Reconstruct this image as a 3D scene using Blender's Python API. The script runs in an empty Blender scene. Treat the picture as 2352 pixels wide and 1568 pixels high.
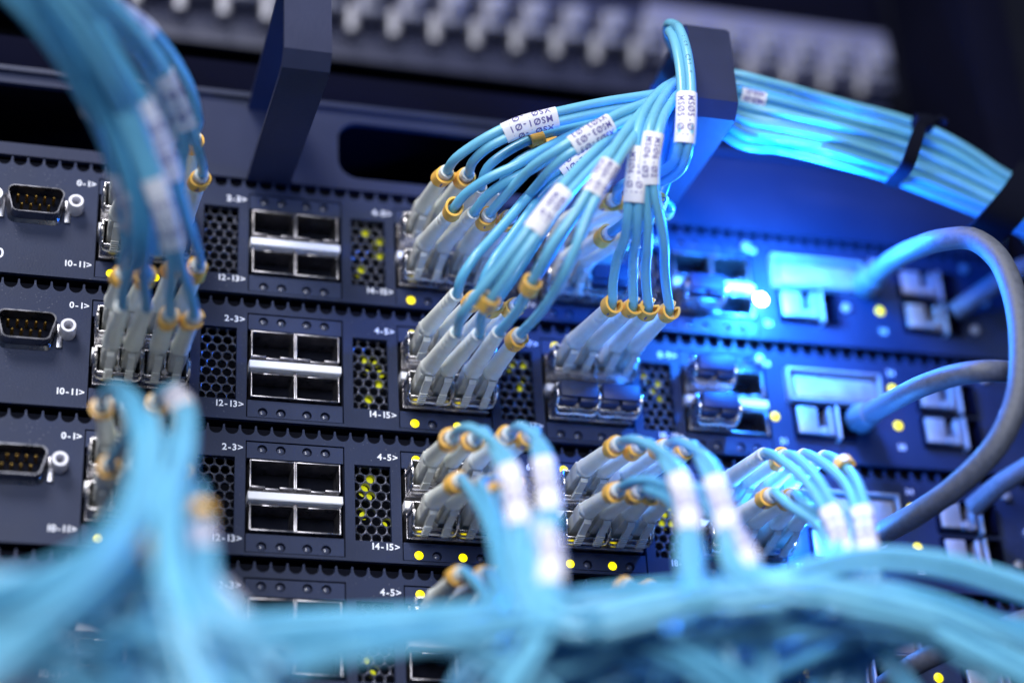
import bpy, bmesh, math, random
from mathutils import Vector, Matrix
random.seed(7)
S = 0.001                      # everything below is written in millimetres
col = bpy.context.scene.collection
sc = bpy.context.scene

# ------------------------------------------------------------------ camera
CAM = Vector((-79.98, -540.94, -298.58)); YAW, PITCH, ROLL, FPX = 0.29656, 0.49162, -0.05863, 4518.86
def cam_axes():
    cy, sy, cp, sp, cr, sr = math.cos(YAW), math.sin(YAW), math.cos(PITCH), math.sin(PITCH), math.cos(ROLL), math.sin(ROLL)
    f = Vector((sy*cp, cy*cp, sp)); r = Vector((cy, -sy, 0)); u = r.cross(f)
    return cr*r + sr*u, -sr*r + cr*u, f
RX, UX, FX = cam_axes()
cd = bpy.data.cameras.new('camera'); co = bpy.data.objects.new('camera', cd); col.objects.link(co)
m = Matrix((RX, UX, -FX)).transposed().to_4x4(); m.translation = CAM*S; co.matrix_world = m
cd.sensor_width = 36; cd.lens = FPX/2352*36; cd.clip_start = 0.01; cd.clip_end = 20
cd.dof.use_dof = True; cd.dof.focus_distance = 0.603; cd.dof.aperture_fstop = 2.9; cd.dof.aperture_blades = 0
sc.camera = co
def at(px, py, Y=0.0):
    """survey helper: the point on the vertical plane Y that was measured at px,py on the photograph"""
    d = RX*((px-1176)/FPX) + UX*(-(py-784)/FPX) + FX
    return CAM + d*((Y-CAM.y)/d.y)

# ------------------------------------------------------------------ materials
def mat(name, base, rough=0.5, metal=0.0, bump=0.0, bscale=900, vary=0.0, vscale=60, spec=0.5, sss=0.0, coat=0.0, trans=0.0, specks=0):
    M = bpy.data.materials.new(name); M.use_nodes = True; nt = M.node_tree; b = nt.nodes['Principled BSDF']
    b.inputs['Base Color'].default_value = (*base, 1); b.inputs['Roughness'].default_value = rough
    b.inputs['Metallic'].default_value = metal; b.inputs['Specular IOR Level'].default_value = spec
    if coat: b.inputs['Coat Weight'].default_value = coat; b.inputs['Coat Roughness'].default_value = .15
    if sss:
        b.inputs['Subsurface Weight'].default_value = sss; b.inputs['Subsurface Radius'].default_value = (.0012, .0014, .0016)
        b.inputs['Subsurface Scale'].default_value = 1.0
    if trans: b.inputs['Transmission Weight'].default_value = trans
    tc = nt.nodes.new('ShaderNodeTexCoord')
    if vary:
        n = nt.nodes.new('ShaderNodeTexNoise'); n.inputs['Scale'].default_value = vscale; n.inputs['Detail'].default_value = 6
        nt.links.new(tc.outputs['Object'], n.inputs['Vector'])
        r = nt.nodes.new('ShaderNodeMapRange'); r.inputs[1].default_value = .3; r.inputs[2].default_value = .7
        r.inputs[3].default_value = 1-vary; r.inputs[4].default_value = 1+vary
        nt.links.new(n.outputs['Fac'], r.inputs[0])
        mx = nt.nodes.new('ShaderNodeVectorMath'); mx.operation = 'SCALE'; mx.inputs[0].default_value = base
        nt.links.new(r.outputs[0], mx.inputs['Scale']); nt.links.new(mx.outputs[0], b.inputs['Base Color'])
        r2 = nt.nodes.new('ShaderNodeMapRange'); r2.inputs[1].default_value = .3; r2.inputs[2].default_value = .7
        r2.inputs[3].default_value = max(.03, rough-.08); r2.inputs[4].default_value = min(1, rough+.1)
        nt.links.new(n.outputs['Fac'], r2.inputs[0]); nt.links.new(r2.outputs[0], b.inputs['Roughness'])
    if specks:      # settled dust
        v = nt.nodes.new('ShaderNodeTexVoronoi'); v.inputs['Scale'].default_value = 750; nt.links.new(tc.outputs['Object'], v.inputs['Vector'])
        l1 = nt.nodes.new('ShaderNodeMath'); l1.operation = 'LESS_THAN'; l1.inputs[1].default_value = .13; nt.links.new(v.outputs['Distance'], l1.inputs[0])
        n2 = nt.nodes.new('ShaderNodeTexNoise'); n2.inputs['Scale'].default_value = 38; n2.inputs['Detail'].default_value = 8; nt.links.new(tc.outputs['Object'], n2.inputs['Vector'])
        l2 = nt.nodes.new('ShaderNodeMapRange'); l2.inputs[1].default_value = .50; l2.inputs[2].default_value = .68; l2.inputs[4].default_value = .55; nt.links.new(n2.outputs['Fac'], l2.inputs[0])
        ml = nt.nodes.new('ShaderNodeMath'); ml.operation = 'MULTIPLY'; nt.links.new(l1.outputs[0], ml.inputs[0]); nt.links.new(l2.outputs[0], ml.inputs[1])
        mc = nt.nodes.new('ShaderNodeMix'); mc.data_type = 'RGBA'; nt.links.new(ml.outputs[0], mc.inputs[0]); nt.links.new(mx.outputs[0], mc.inputs[6]); mc.inputs[7].default_value = (.22, .22, .27, 1)
        nt.links.new(mc.outputs[2], b.inputs['Base Color'])
    if bump:
        n = nt.nodes.new('ShaderNodeTexNoise'); n.inputs['Scale'].default_value = bscale; n.inputs['Detail'].default_value = 3
        nt.links.new(tc.outputs['Object'], n.inputs['Vector'])
        bp = nt.nodes.new('ShaderNodeBump'); bp.inputs['Strength'].default_value = bump; bp.inputs['Distance'].default_value = .0002
        nt.links.new(n.outputs['Fac'], bp.inputs['Height']); nt.links.new(bp.outputs[0], b.inputs['Normal'])
    return M
def emis(name, c, s):
    M = bpy.data.materials.new(name); M.use_nodes = True; nt = M.node_tree; b = nt.nodes['Principled BSDF']
    b.inputs['Base Color'].default_value = (*[min(1, x)*.6 for x in c], 1)
    b.inputs['Emission Color'].default_value = (*c, 1); b.inputs['Emission Strength'].default_value = s
    return M
PAINT = mat('navy_powder_paint', (.014, .023, .062), .5, 0, .35, 1500, .14, 45, .28, specks=1)
PAINT2 = mat('navy_module_paint', (.018, .029, .076), .48, 0, .3, 1500, .10, 60, .28, specks=1)
RACKM = mat('rack_grey_paint', (.015, .022, .058), .5, 0, .25, 900, .12, 25, .28)
DARK = mat('black_interior', (.004, .005, .011), .8, vary=.3, spec=.1)
BLACKM = mat('black_painted_steel', (.0035, .004, .012), .85, 0, .2, 900, .1, 30, .02)
CAPM = mat('navy_port_cap', (.022, .032, .080), .45, 0, .1, 900, .08, 90, .4)
RINGF = mat('charcoal_ring_plastic', (.026, .032, .072), .5, 0, .3, 700, .12, 40, .2)
NICKEL = mat('nickel_metal', (.60, .58, .58), .26, 1.0, .05, 1200, .12, 300)
DULLM = mat('dull_cage_metal', (.42, .40, .42), .33, 1.0, .1, 1200, .2, 400)
SHIELD = mat('brushed_shield_metal', (.42, .42, .48), .5, .6, .15, 600, .12, 200)
SILK = mat('white_silkscreen', (.85, .88, .98), .6)
STRIP = mat('divider_strip_glint', (.96, .96, 1.0), .4, .0, spec=.6)  # shiny metal strip; its bright reflection is put into a near-white base
MESHM = mat('vent_mesh_metal', (.20, .21, .27), .34, .8, .5, 2500, .45, 900)
PLUG = mat('grey_plug_plastic', (.60, .61, .57), .38, 0, .1, 800, .06, 200, .5)
BOOT = mat('translucent_grey_rubber', (.80, .82, .76), .42, 0, .12, 900, .07, 160, .45, sss=.35)
CLIP = mat('orange_clip_plastic', (1.0, .54, .10), .35, 0, 0, 900, .08, 300, .5, sss=.2)
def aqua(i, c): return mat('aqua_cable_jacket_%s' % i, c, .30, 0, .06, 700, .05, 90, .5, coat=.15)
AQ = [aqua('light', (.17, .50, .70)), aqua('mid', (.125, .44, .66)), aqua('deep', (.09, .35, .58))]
SLEEVE = mat('white_label_paper', (.80, .79, .84), .45, 0, .05, 900, .03, 200)
INK = mat('label_ink', (.10, .085, .30), .5)
INKB = mat('jacket_print', (.02, .10, .22), .5)
GREYC = mat('grey_power_cord_jacket', (.09, .10, .135), .55, 0, .45, 1800, .2, 500, .5)
PINM = mat('gold_pins', (.75, .48, .12), .25, 1.0)
TIE = mat('black_velcro_tie', (.004, .005, .012), .9, 0, .5, 1500, spec=.05)
JACKM = mat('patch_jack_plastic', (.17, .18, .27), .4, 0, 0, 900, .15, 100, .7)
PORTM = mat('smoky_port_metal', (.26, .26, .29), .3, 1.0, .05, 1200, .15, 300)
SCREWM = mat('satin_screw_metal', (.70, .70, .77), .5, .5)
STRIPM = mat('designation_strip_plastic', (.15, .16, .29), .4)
CORDPLUG = mat('dark_cord_plug', (.13, .14, .18), .5, vary=.1)
PATCHM = mat('patch_panel_paint', (.022, .027, .075), .45, 0, .1, 500, .1, 20, .5)
LEDOFF = mat('unlit_light_lens', (.06, .07, .12), .2, 0, spec=.8)
LEDON = emis('lit_yellow_lens', (1.0, .83, .0), 1.7)
LEDDIM = emis('yellow_board_light', (.50, .52, .0), .85)
LEDBLUE = emis('lit_blue_white_lens', (.75, .93, 1.0), 90)

# ------------------------------------------------------------------ mesh builder
class MB:
    def __init__(s): s.b = bmesh.new()
    def box(s, x0, x1, y0, y1, z0, z1, bev=0.0, M=None):
        vs = [s.b.verts.new((x, y, z)) for x in (x0, x1) for y in (y0, y1) for z in (z0, z1)]
        F = [(0, 1, 3, 2), (4, 6, 7, 5), (0, 4, 5, 1), (2, 3, 7, 6), (0, 2, 6, 4), (1, 5, 7, 3)]
        fs = [s.b.faces.new([vs[i] for i in f]) for f in F]
        if bev:
            es = list({e for f in fs for e in f.edges})
            r = bmesh.ops.bevel(s.b, geom=es, offset=bev, segments=2, affect='EDGES', profile=.5)
            vs = list({v for f in r['faces'] for v in f.verts} | {v for v in vs if v.is_valid})
        if M is not None:
            for v in vs:
                if v.is_valid: v.co = M @ v.co
        return s
    def quad(s, *p): s.b.faces.new([s.b.verts.new(q) for q in p]); return s
    def sweep(s, pts, radii, n=12, cap=True, up=None, prof=None):
        """tube along pts; radii number/list; prof: list of (a,b) unit profile"""
        pts = [Vector(p) for p in pts]; N = len(pts)
        if not hasattr(radii, '__len__'): radii = [radii]*N
        if prof is None: prof = [(math.cos(2*math.pi*i/n), math.sin(2*math.pi*i/n)) for i in range(n)]
        fr = frames(pts, up); rings = []
        for p, r, (a, b) in zip(pts, radii, fr):
            rings.append([s.b.verts.new(p + a*(r*u) + b*(r*v)) for u, v in prof])
        k = len(prof)
        for i in range(N-1):
            for j in range(k):
                s.b.faces.new((rings[i][j], rings[i][(j+1) % k], rings[i+1][(j+1) % k], rings[i+1][j]))
        if cap:
            s.b.faces.new(list(reversed(rings[0]))); s.b.faces.new(rings[-1])
        return s
    def disc(s, c, r, n=24, dome=0):
        c = Vector(c); ring = [s.b.verts.new(c + Vector((r*math.cos(2*math.pi*i/n), 0, r*math.sin(2*math.pi*i/n)))) for i in range(n)]
        m = s.b.verts.new(c - Vector((0, dome, 0)))
        mid = [s.b.verts.new(c + Vector((.7*r*math.cos(2*math.pi*i/n), -dome*.65, .7*r*math.sin(2*math.pi*i/n)))) for i in range(n)]
        for i in range(n):
            j = (i+1) % n
            s.b.faces.new((ring[i], ring[j], mid[j], mid[i])); s.b.faces.new((mid[i], mid[j], m))
        return s
    def build(s, name, material, parent=None, smooth=True, origin=None):
        root = parent
        while root is not None and root.parent is not None: root = root.parent
        o = Vector(origin) if origin is not None else (Vector(root['_o']) if root is not None else Vector((0, 0, 0)))
        bmesh.ops.remove_doubles(s.b, verts=s.b.verts, dist=.0005)
        bmesh.ops.recalc_face_normals(s.b, faces=s.b.faces)
        for v in s.b.verts: v.co = (v.co - o)*S
        me = bpy.data.meshes.new(name); s.b.to_mesh(me); s.b.free(); me.materials.append(material)
        if smooth:
            me.polygons.foreach_set('use_smooth', [True]*len(me.polygons)); me.set_sharp_from_angle(angle=math.radians(38))
        ob = bpy.data.objects.new(name, me); col.objects.link(ob)
        if parent is not None: ob.parent = parent
        else: ob.location = o*S
        return ob
def frames(pts, up=None):
    N = len(pts); T = []
    for i in range(N):
        t = pts[min(i+1, N-1)] - pts[max(i-1, 0)]; T.append(t.normalized() if t.length > 1e-9 else Vector((0, -1, 0)))
    a = up if up is not None else Vector((0, 0, 1))
    a = (a - T[0]*a.dot(T[0]))
    if a.length < 1e-3: a = Vector((1, 0, 0)) - T[0]*T[0].x
    a.normalize(); out = []
    for i in range(N):
        a = a - T[i]*a.dot(T[i]); a.normalize(); out.append((a.copy(), T[i].cross(a).normalized()))
    return out
def spline(P, step=2.5):
    P = [Vector(p) for p in P]; out = []
    E = [P[0]*2-P[1]] + P + [P[-1]*2-P[-2]]
    for i in range(1, len(E)-2):
        p0, p1, p2, p3 = E[i-1:i+3]
        d1, d2, d3 = [max(1e-3, (b-a).length)**.5 for a, b in ((p0, p1), (p1, p2), (p2, p3))]
        n = max(2, int((p2-p1).length/step))
        m1 = ((p1-p0)/d1 - (p2-p0)/(d1+d2) + (p2-p1)/d2)*d2
        m2 = ((p2-p1)/d2 - (p3-p1)/(d2+d3) + (p3-p2)/d3)*d2
        for k in range(n):
            t = k/n
            out.append(p1*(2*t**3-3*t*t+1) + m1*(t**3-2*t*t+t) + p2*(-2*t**3+3*t*t) + m2*(t**3-t*t))
    out.append(P[-1]); return out
def thing(name, label, cat, o=(0, 0, 0), group=None):
    e = bpy.data.objects.new(name, None); col.objects.link(e); e.location = Vector(o)*S
    e['_o'] = list(o); e['label'] = label; e['category'] = cat; e.empty_display_size = .01
    if group: e['group'] = group
    return e
def tag(o, label, cat, group=None):
    o['label'] = label; o['category'] = cat
    if group: o['group'] = group
    return o

# ------------------------------------------------------------------ lettering
_g = {}
def glyph(ch, off=0.0):
    key = (ch, round(off, 3))
    if key not in _g:
        c = bpy.data.curves.new('g', 'FONT'); c.body = ch; c.size = 1; c.resolution_u = 3; c.fill_mode = 'FRONT'; c.offset = off
        o = bpy.data.objects.new('g', c); me = bpy.data.meshes.new_from_object(o)
        vs = [tuple(v.co[:2]) for v in me.vertices]; fs = [tuple(p.vertices) for p in me.polygons]
        _g[key] = (vs, fs, (max([v[0] for v in vs]) if vs else .3))
        bpy.data.objects.remove(o); bpy.data.curves.remove(c); bpy.data.meshes.remove(me)
    return _g[key]
def lettering(text, h, pitch=None, bold=0.0):
    """flat glyph polygons, cap height about h; returns verts, faces, width"""
    k = h/.70; V = []; F = []; x = 0; of = min(.03, bold/k*.45)
    for ch in text:
        if ch == ' ': x += pitch or h*.5; continue
        vs, fs, w = glyph(ch, of)
        off = x + ((pitch - w*k)/2 if pitch else 0)
        b = len(V); V += [(a*k+off, c*k) for a, c in vs]; F += [tuple(i+b for i in f) for f in fs]
        x += pitch if pitch else w*k + h*.16
    return V, F, x
def put_text(mb, text, h, mapf, pitch=None, bold=0.0):
    V, F, w = lettering(text, h, pitch, bold); vs = [mb.b.verts.new(mapf(u, v, w)) for u, v in V]
    for f in F:
        try: mb.b.faces.new([vs[i] for i in f])
        except ValueError: pass
    return w

# ------------------------------------------------------------------ perforated plate
def plate(mb, x0, x1, z0, z1, y, t, rects, circs, walls=True):
    """plate in the XZ plane facing -Y, rectangular and round openings"""
    sq = [(cx-r*1.12, cx+r*1.12, cz-r*1.12, cz+r*1.12) for cx, cz, r in circs]
    allr = list(rects)+sq
    xs = sorted({round(v, 4) for v in [x0, x1]+[a for r in allr for a in r[:2]] if x0-1e-6 <= v <= x1+1e-6})
    zs = sorted({round(v, 4) for v in [z0, z1]+[a for r in allr for a in r[2:]] if z0-1e-6 <= v <= z1+1e-6})
    for i in range(len(xs)-1):
        for j in range(len(zs)-1):
            cx, cz = (xs[i]+xs[i+1])/2, (zs[j]+zs[j+1])/2
            if any(r[0] < cx < r[1] and r[2] < cz < r[3] for r in allr): continue
            mb.quad((xs[i], y, zs[j]), (xs[i+1], y, zs[j]), (xs[i+1], y, zs[j+1]), (xs[i], y, zs[j+1]))
    def wall(a, b): mb.quad((a[0], y, a[1]), (b[0], y, b[1]), (b[0], y+t, b[1]), (a[0], y+t, a[1]))
    for r in list(rects)+[(x0, x1, z0, z1)]:
        c = [(r[0], r[2]), (r[1], r[2]), (r[1], r[3]), (r[0], r[3])]
        for k in range(4): wall(c[k], c[(k+1) % 4])
    for (cx, cz, r), s4 in zip(circs, sq):
        n = 24; inn = []; outr = []
        for k in range(n):
            a = 2*math.pi*k/n; c, s_ = math.cos(a), math.sin(a); m_ = max(abs(c), abs(s_))
            inn.append((cx+r*c, cz+r*s_)); outr.append((cx+r*1.12*c/m_, cz+r*1.12*s_/m_))
        for k in range(n):
            j = (k+1) % n
            mb.quad((inn[k][0], y, inn[k][1]), (inn[j][0], y, inn[j][1]), (outr[j][0], y, outr[j][1]), (outr[k][0], y, outr[k][1]))
            wall(inn[k], inn[j])

# ------------------------------------------------------------------ network switches
PB, BW, ROW = 48.06, 27.92, 44.45
CX = (3.92, 9.61, 17.72, 23.42); ZL, ZU = -27.85, 4.0
names = ['top', 'second', 'third', 'bottom']
lit_low = {1: {(0, 0), (0, 2), (2, 0)}, 2: {(0, 0), (2, 0), (2, 2)}, 3: {(0, 0), (0, 2), (2, 0), (2, 2), (3, 0), (3, 2)}, 4: {(2, 0)}}
lit_up = {1: set(), 2: {(2, 0), (3, 0)}, 3: {(2, 0), (3, 0)}, 4: {(2, 0)}}
def make_switch(row):
    oz = -(row-2)*ROW
    sw = thing('network_switch', ['topmost dark blue switch just under the slotted cable manager', 'second dark blue switch from the top with two orange-clipped cable fans',
               'third dark blue switch from the top with cords arching downwards', 'lowest dark blue switch mostly hidden behind the blurred aqua cables'][row-1], 'network switch', (0, 0, oz), 'dark blue switches stacked in the rack')
    def bd(mb, n, mt, par=None, sm=True):
        for v in mb.b.verts: v.co.z += oz
        return mb.build(n, mt, par or sw, sm)
    XL, XR = -150, 275
    blocks = [(k-1)*PB for k in range(5)]
    vents = [(b-15.7, b-4.4, -24.2, .9) for b in blocks[1:]]
    mods = [(b-1.2, b+29.3, -29.9, 6.6) for b in blocks]
    f = MB()
    rj = [(181.5, 203.5, -23.2, -11.2), (228.5, 250.5, -9.8, 1.6), (228.5, 250.5, -23.2, -11.8)]
    leds_r = [(220.3, -1.5), (220.3, -15.5), (175.3, -15.6)]
    plate(f, XL, XR, -30.9, 7.9, 0, 1.6, vents+mods+[(181, 214, -9.8, .8)]+rj, [(x, z, 1.6) for x, z in leds_r])
    # scalloped upper rim: round bites between cusped teeth
    p, R = 4.9, 2.12; x = XL
    while x < XR-p:
        cx = x+p/2; base = 7.9; pts = []
        for k in range(13):
            a = math.pi + math.pi*k/12; pts.append((cx+R*math.cos(a), 10.6+R*math.sin(a)*1.05))
        lo = [(x + p*k/12, base) for k in range(13)]
        for k in range(12):
            f.quad((lo[k][0], 0, lo[k][1]), (lo[k+1][0], 0, lo[k+1][1]), (pts[k+1][0], 0, pts[k+1][1]), (pts[k][0], 0, pts[k][1]))
            f.quad((pts[k][0], 0, pts[k][1]), (pts[k+1][0], 0, pts[k+1][1]), (pts[k+1][0], 1.6, pts[k+1][1]), (pts[k][0], 1.6, pts[k][1]))
        for s_ in (-1, 1):
            xa = cx+s_*R; xb = cx+s_*p/2
            f.quad((xa, 0, 10.6), (xb, 0, 7.9), (xb, 0, 11.6), (xa+s_*.06, 0, 11.6)); f.quad((xa, 0, 10.6), (xa+s_*.06, 0, 11.6), (xa+s_*.06, 1.6, 11.6), (xa, 1.6, 10.6))
        x += p
    bd(f, 'faceplate', PAINT)
    c = MB(); c.box(XL, XR, 2.2+10, 120, -30.5, 11.4); c.quad((XL, 1.7, -30.9), (XR, 1.7, -30.9), (XR, 30, -30.9), (XL, 30, -30.9))
    c.quad((XL, 3.2, 7.9), (XR, 3.2, 7.9), (XR, 3.2, 12), (XL, 3.2, 12))
    bd(c, 'chassis', DARK, sm=False)
    for bi, b in enumerate(blocks):
        for za, zb_, zc_ in ((.9, 6.2, ZU), (-29.6, -23.9, ZL)):
            g = MB(); plate(g, b-.8, b+28.9, za, zb_, .25, 1.4, [], [(b+cx, zc_, 1.52) for cx in CX])
            bd(g, 'port_bezel', PAINT2)
        g = MB()   # black liners behind the cage openings
        g.box(b-.6, b+BW+.6, 1.7, 1.9, .9, 6.4); g.box(b-.6, b+BW+.6, 9.5, 11, -24, 1.2)
        g.box(b+BW+.9, b+BW+1.3, .9, 9.4, -29.8, 6.4); g.box(b-1.1, b-.9, .9, 9.4, -29.8, 6.4)
        bd(g, 'module_liner', DARK, sm=False)
        for up in (0, 1):
            z = -7.0 if False else (0 if up == 0 else -14.0)
            hgt = 9.1
            for s_ in (0, 1):
                xa = b + s_*BW/2; xb = xa + BW/2; t_ = .42
                fr = MB()
                fr.box(xa+.05, xa+.05+t_, -.9, 9, z-hgt, z, .1); fr.box(xb-.05-t_, xb-.05, -.9, 9, z-hgt, z, .1)
                if up == 0:
                    fr.box(xa+.5, xb-.5, -.9, 9, z-t_, z, .1)
                    w3 = (BW/2-1)/3
                    for q in range(3):
                        yy = -.9 if q != 1 else -.3
                        fr.box(xa+.55+q*w3, xa+.35+(q+1)*w3, yy, .9, z-hgt-(.3 if q == 1 else 0), z-hgt+t_-(.3 if q == 1 else 0), .08)
                    fr.box(xa+.5, xb-.5, 1.3, 9, z-hgt, z-hgt+.2)
                else:
                    fr.box(xa+.5, xb-.5, -.9, 9, z-hgt, z-hgt+t_, .1)
                    fr.box(xa+4, xb-5, -.5, 2, z-1.0, z-.5, .08)
                    fr.box(xa+.5, xb-.5, .9, 9, z-.2, z)
                cage = bd(fr, 'port_cage', DULLM)
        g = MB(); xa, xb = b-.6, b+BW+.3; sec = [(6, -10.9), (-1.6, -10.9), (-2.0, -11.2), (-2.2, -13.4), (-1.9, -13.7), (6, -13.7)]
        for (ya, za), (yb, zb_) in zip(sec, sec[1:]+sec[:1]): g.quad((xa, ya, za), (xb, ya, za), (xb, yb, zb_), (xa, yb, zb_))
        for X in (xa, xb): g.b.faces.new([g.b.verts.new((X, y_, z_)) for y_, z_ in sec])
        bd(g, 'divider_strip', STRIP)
        for kind, zz, lits in (('u', ZU, lit_up[row]), ('l', ZL, lit_low[row])):
            for k, cx in enumerate(CX):
                g = MB(); on = (bi, k) in lits
                g.disc((b+cx, 1.45 if not on else .35, zz), 1.38 if on else 1.3, dome=.8 if not on else .35)
                o = bd(g, 'indicator_light', LEDON if on else LEDOFF)
                if on: o['label'] = 'lit yellow indicator light'
    for vi, v in enumerate(vents):
        g = MB(); pt = 3.25; j = 0; z = v[2]-1
        Ro = pt/math.sqrt(3); Ri = Ro*.83
        while z < v[3]+2:
            x = v[0]-1+(j % 2)*pt/2
            while x < v[1]+2:
                o_, i_ = [], []
                for k in range(12):
                    a = math.radians(30*k); rr = Ro if k % 2 else Ro*math.cos(math.radians(30))
                    o_.append((x+rr*math.sin(a+math.radians(30)), z+rr*math.cos(a+math.radians(30)))); i_.append((x+Ri*.92*math.sin(a+math.radians(30)), z+Ri*.92*math.cos(a+math.radians(30))))
                for k in range(12):
                    q = (k+1) % 12
                    g.quad((o_[k][0], 2.0, o_[k][1]), (o_[q][0], 2.0, o_[q][1]), (i_[q][0], 2.25, i_[q][1]), (i_[k][0], 2.25, i_[k][1]))
                    g.quad((i_[k][0], 2.25, i_[k][1]), (i_[q][0], 2.25, i_[q][1]), (i_[q][0], 3.9, i_[q][1]), (i_[k][0], 3.9, i_[k][1]))
                x += pt
            z += pt*math.sqrt(3)/2; j += 1
        bd(g, 'vent_mesh', MESHM)
        if vi in (1, 2, 3):
            rr = random.Random(row*10+vi)
            for k in range(6 if vi == 1 else 4):
                g = MB(); lx = v[0]+rr.choice((3.6, 5.3, 8.5, 9.8)); lz = v[3]-rr.uniform(1.5, 12) if k < 4 else v[3]-rr.uniform(14, 21)
                g.disc((lx, 4.6, lz), rr.uniform(1.0, 1.7), 10, .2); bd(g, 'board_light', LEDDIM)
    # silk screened port numbers
    for bi, b in enumerate(blocks):
        for s_, zz in (('%d-%d>' % (2*bi, 2*bi+1), 3.0), ('%d-%d>' % (10+2*bi, 11+2*bi), -26.8)):
            g = MB(); put_text(g, s_, 2.1, lambda u, v, w: Vector((b-1.7-(w-u), -.06, zz+v)), bold=.14); bd(g, 'port_number', SILK, sm=False)
    g = MB(); put_text(g, '0', 3.4, lambda u, v, w: Vector((-79.2+u, -.06, -25.9+v)), bold=.2); bd(g, 'port_number', SILK, sm=False)
    # nine pin serial port with D shaped shell
    cx, cz = -68.5, -7.0
    def dee(w, h, r=1.8, n=5):
        P = []
        cs = [(-w/2, h/2), (w/2, h/2), (w/2-1.3, -h/2), (-w/2+1.3, -h/2)]
        for i, (x, z) in enumerate(cs):
            sx = 1 if x > 0 else -1; sz = 1 if z > 0 else -1
            a0 = [math.pi/2+.0, 0, -math.pi/2, math.pi][i]
            for k in range(n+1):
                a = [math.pi, math.pi/2, 0, -math.pi/2][i] - (math.pi/2)*k/n
                P.append((cx + x - sx*r + r*math.cos(a), cz + z - sz*r + r*math.sin(a)))
        return P
    g = MB(); o1, o2, i1 = dee(19.2, 11.4, 2.6), dee(17.4, 9.6, 2.2), dee(16.6, 8.8, 2.0)
    for k in range(len(o1)):
        q = (k+1) % len(o1)
        g.quad((o1[k][0], -.1, o1[k][1]), (o1[q][0], -.1, o1[q][1]), (o2[q][0], -1.2, o2[q][1]), (o2[k][0], -1.2, o2[k][1]))
        g.quad((o2[k][0], -1.2, o2[k][1]), (o2[q][0], -1.2, o2[q][1]), (o2[q][0], -5.6, o2[q][1]), (o2[k][0], -5.6, o2[k][1]))
        g.quad((o2[k][0], -5.6, o2[k][1]), (o2[q][0], -5.6, o2[q][1]), (i1[q][0], -5.6, i1[q][1]), (i1[k][0], -5.6, i1[k][1]))
        g.quad((i1[k][0], -5.6, i1[k][1]), (i1[q][0], -5.6, i1[q][1]), (i1[q][0], -.4, i1[q][1]), (i1[k][0], -.4, i1[k][1]))
    g.box(cx-11, cx-9.2, -.9, 0, cz-4.6, cz+3.5, .2); g.box(cx+9.2, cx+11, -.9, 0, cz-4.6, cz+3.5, .2)
    sp = bd(g, 'serial_port', PORTM)
    g = MB(); g.b.faces.new([g.b.verts.new((x, -.5, z)) for x, z in i1]); bd(g, 'port_core', DARK, sp, False)
    for r_, n_, z_ in ((0, 5, 1.5), (1, 4, -1.5)):
        for k in range(n_):
            g = MB(); xx = cx + (k-(n_-1)/2)*2.74; g.sweep([(xx, 0, cz+z_), (xx, -4.4, cz+z_), (xx, -4.9, cz+z_)], [.5, .5, .22], 8); bd(g, 'pin', PINM, sp)
    for sx in (-12.3, 12.3):
        g = MB(); n = 6; x = cx+sx; z = cz+.9
        for k in range(24):
            a, a2 = 2*math.pi*k/24, 2*math.pi*(k+1)/24
            for (ra, ya), (rb, yb) in (((2.5, 0), (2.5, -5.2)), ((2.5, -5.2), (2.25, -5.6)), ((2.25, -5.6), (1.5, -5.6)), ((1.5, -5.6), (1.15, -4.7)), ((1.15, -4.7), (1.15, -1))):
                g.quad((x+ra*math.cos(a), ya, z+ra*math.sin(a)), (x+ra*math.cos(a2), ya, z+ra*math.sin(a2)), (x+rb*math.cos(a2), yb, z+rb*math.sin(a2)), (x+rb*math.cos(a), yb, z+rb*math.sin(a)))
        bd(g, 'jack_screw', SCREWM)
    # management section on the right
    g = MB(); g.box(180.2, 214.8, -3.2, 0, 1.2, 2.0, .2); g.box(180.2, 181, -3.2, 6, -9.6, 1, .15); g.box(214, 214.8, -3.2, 6, -9.6, 1, .15); g.box(181.2, 213.8, .4, .9, -9.6, .6)
    g.box(181.2, 213.8, -3.1, .3, -10.0, -9.4, .15); g.box(183, 212, -2.4, .3, -8.6, -.6, .5)
    bd(g, 'uplink_cage', SHIELD)
    for r_ in rj:
        g = MB(); x0, x1, z0, z1 = r_
        g.box(x0+1, x0+8.2, -2.6, -.2, z0+1.2, z1-1, .5); g.box(x0+12, x0+13, -3, 4, z0+1, z1-1, .2); g.box(x0+14.8, x0+15.8, -3.4, 4, z0-.6, z1-.2, .3)
        g.sweep([(x0+9.4, 0, z0+2.2), (x0+9.4, -3.4, z0+2.2)], 1.4, 12)
        jk = bd(g, 'network_jack', SHIELD)
        g = MB(); g.box(x0, x0+.7, -2, 8, z0, z1, .2); g.box(x1-.7, x1, -2, 8, z0, z1, .2); g.box(x0+.8, x1-.8, -2, 8, z1-.6, z1, .15); g.box(x0+.8, x1-.8, -2, 8, z0, z0+.5, .15)
        bd(g, 'jack_frame', BLACKM, jk)
        g = MB(); g.box(x0+.8, x1-.8, 7, 8, z0+.6, z1-.7); bd(g, 'jack_core', DARK, jk, False)
    for k, (x, z) in enumerate(leds_r):
        g = MB(); lit = {1: (1, 1, 2), 2: (1, 1, 1), 3: (1, 1, 2), 4: (1, 1, 1)}[row][k]
        g.disc((x, .1 if lit == 1 else -.6, z), 1.55 if lit == 1 else 2.1, 20, .7)
        o = bd(g, 'indicator_light', LEDBLUE if lit == 2 else LEDON); o['label'] = 'bright blue-white indicator light' if lit == 2 else 'lit yellow indicator light'
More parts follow.
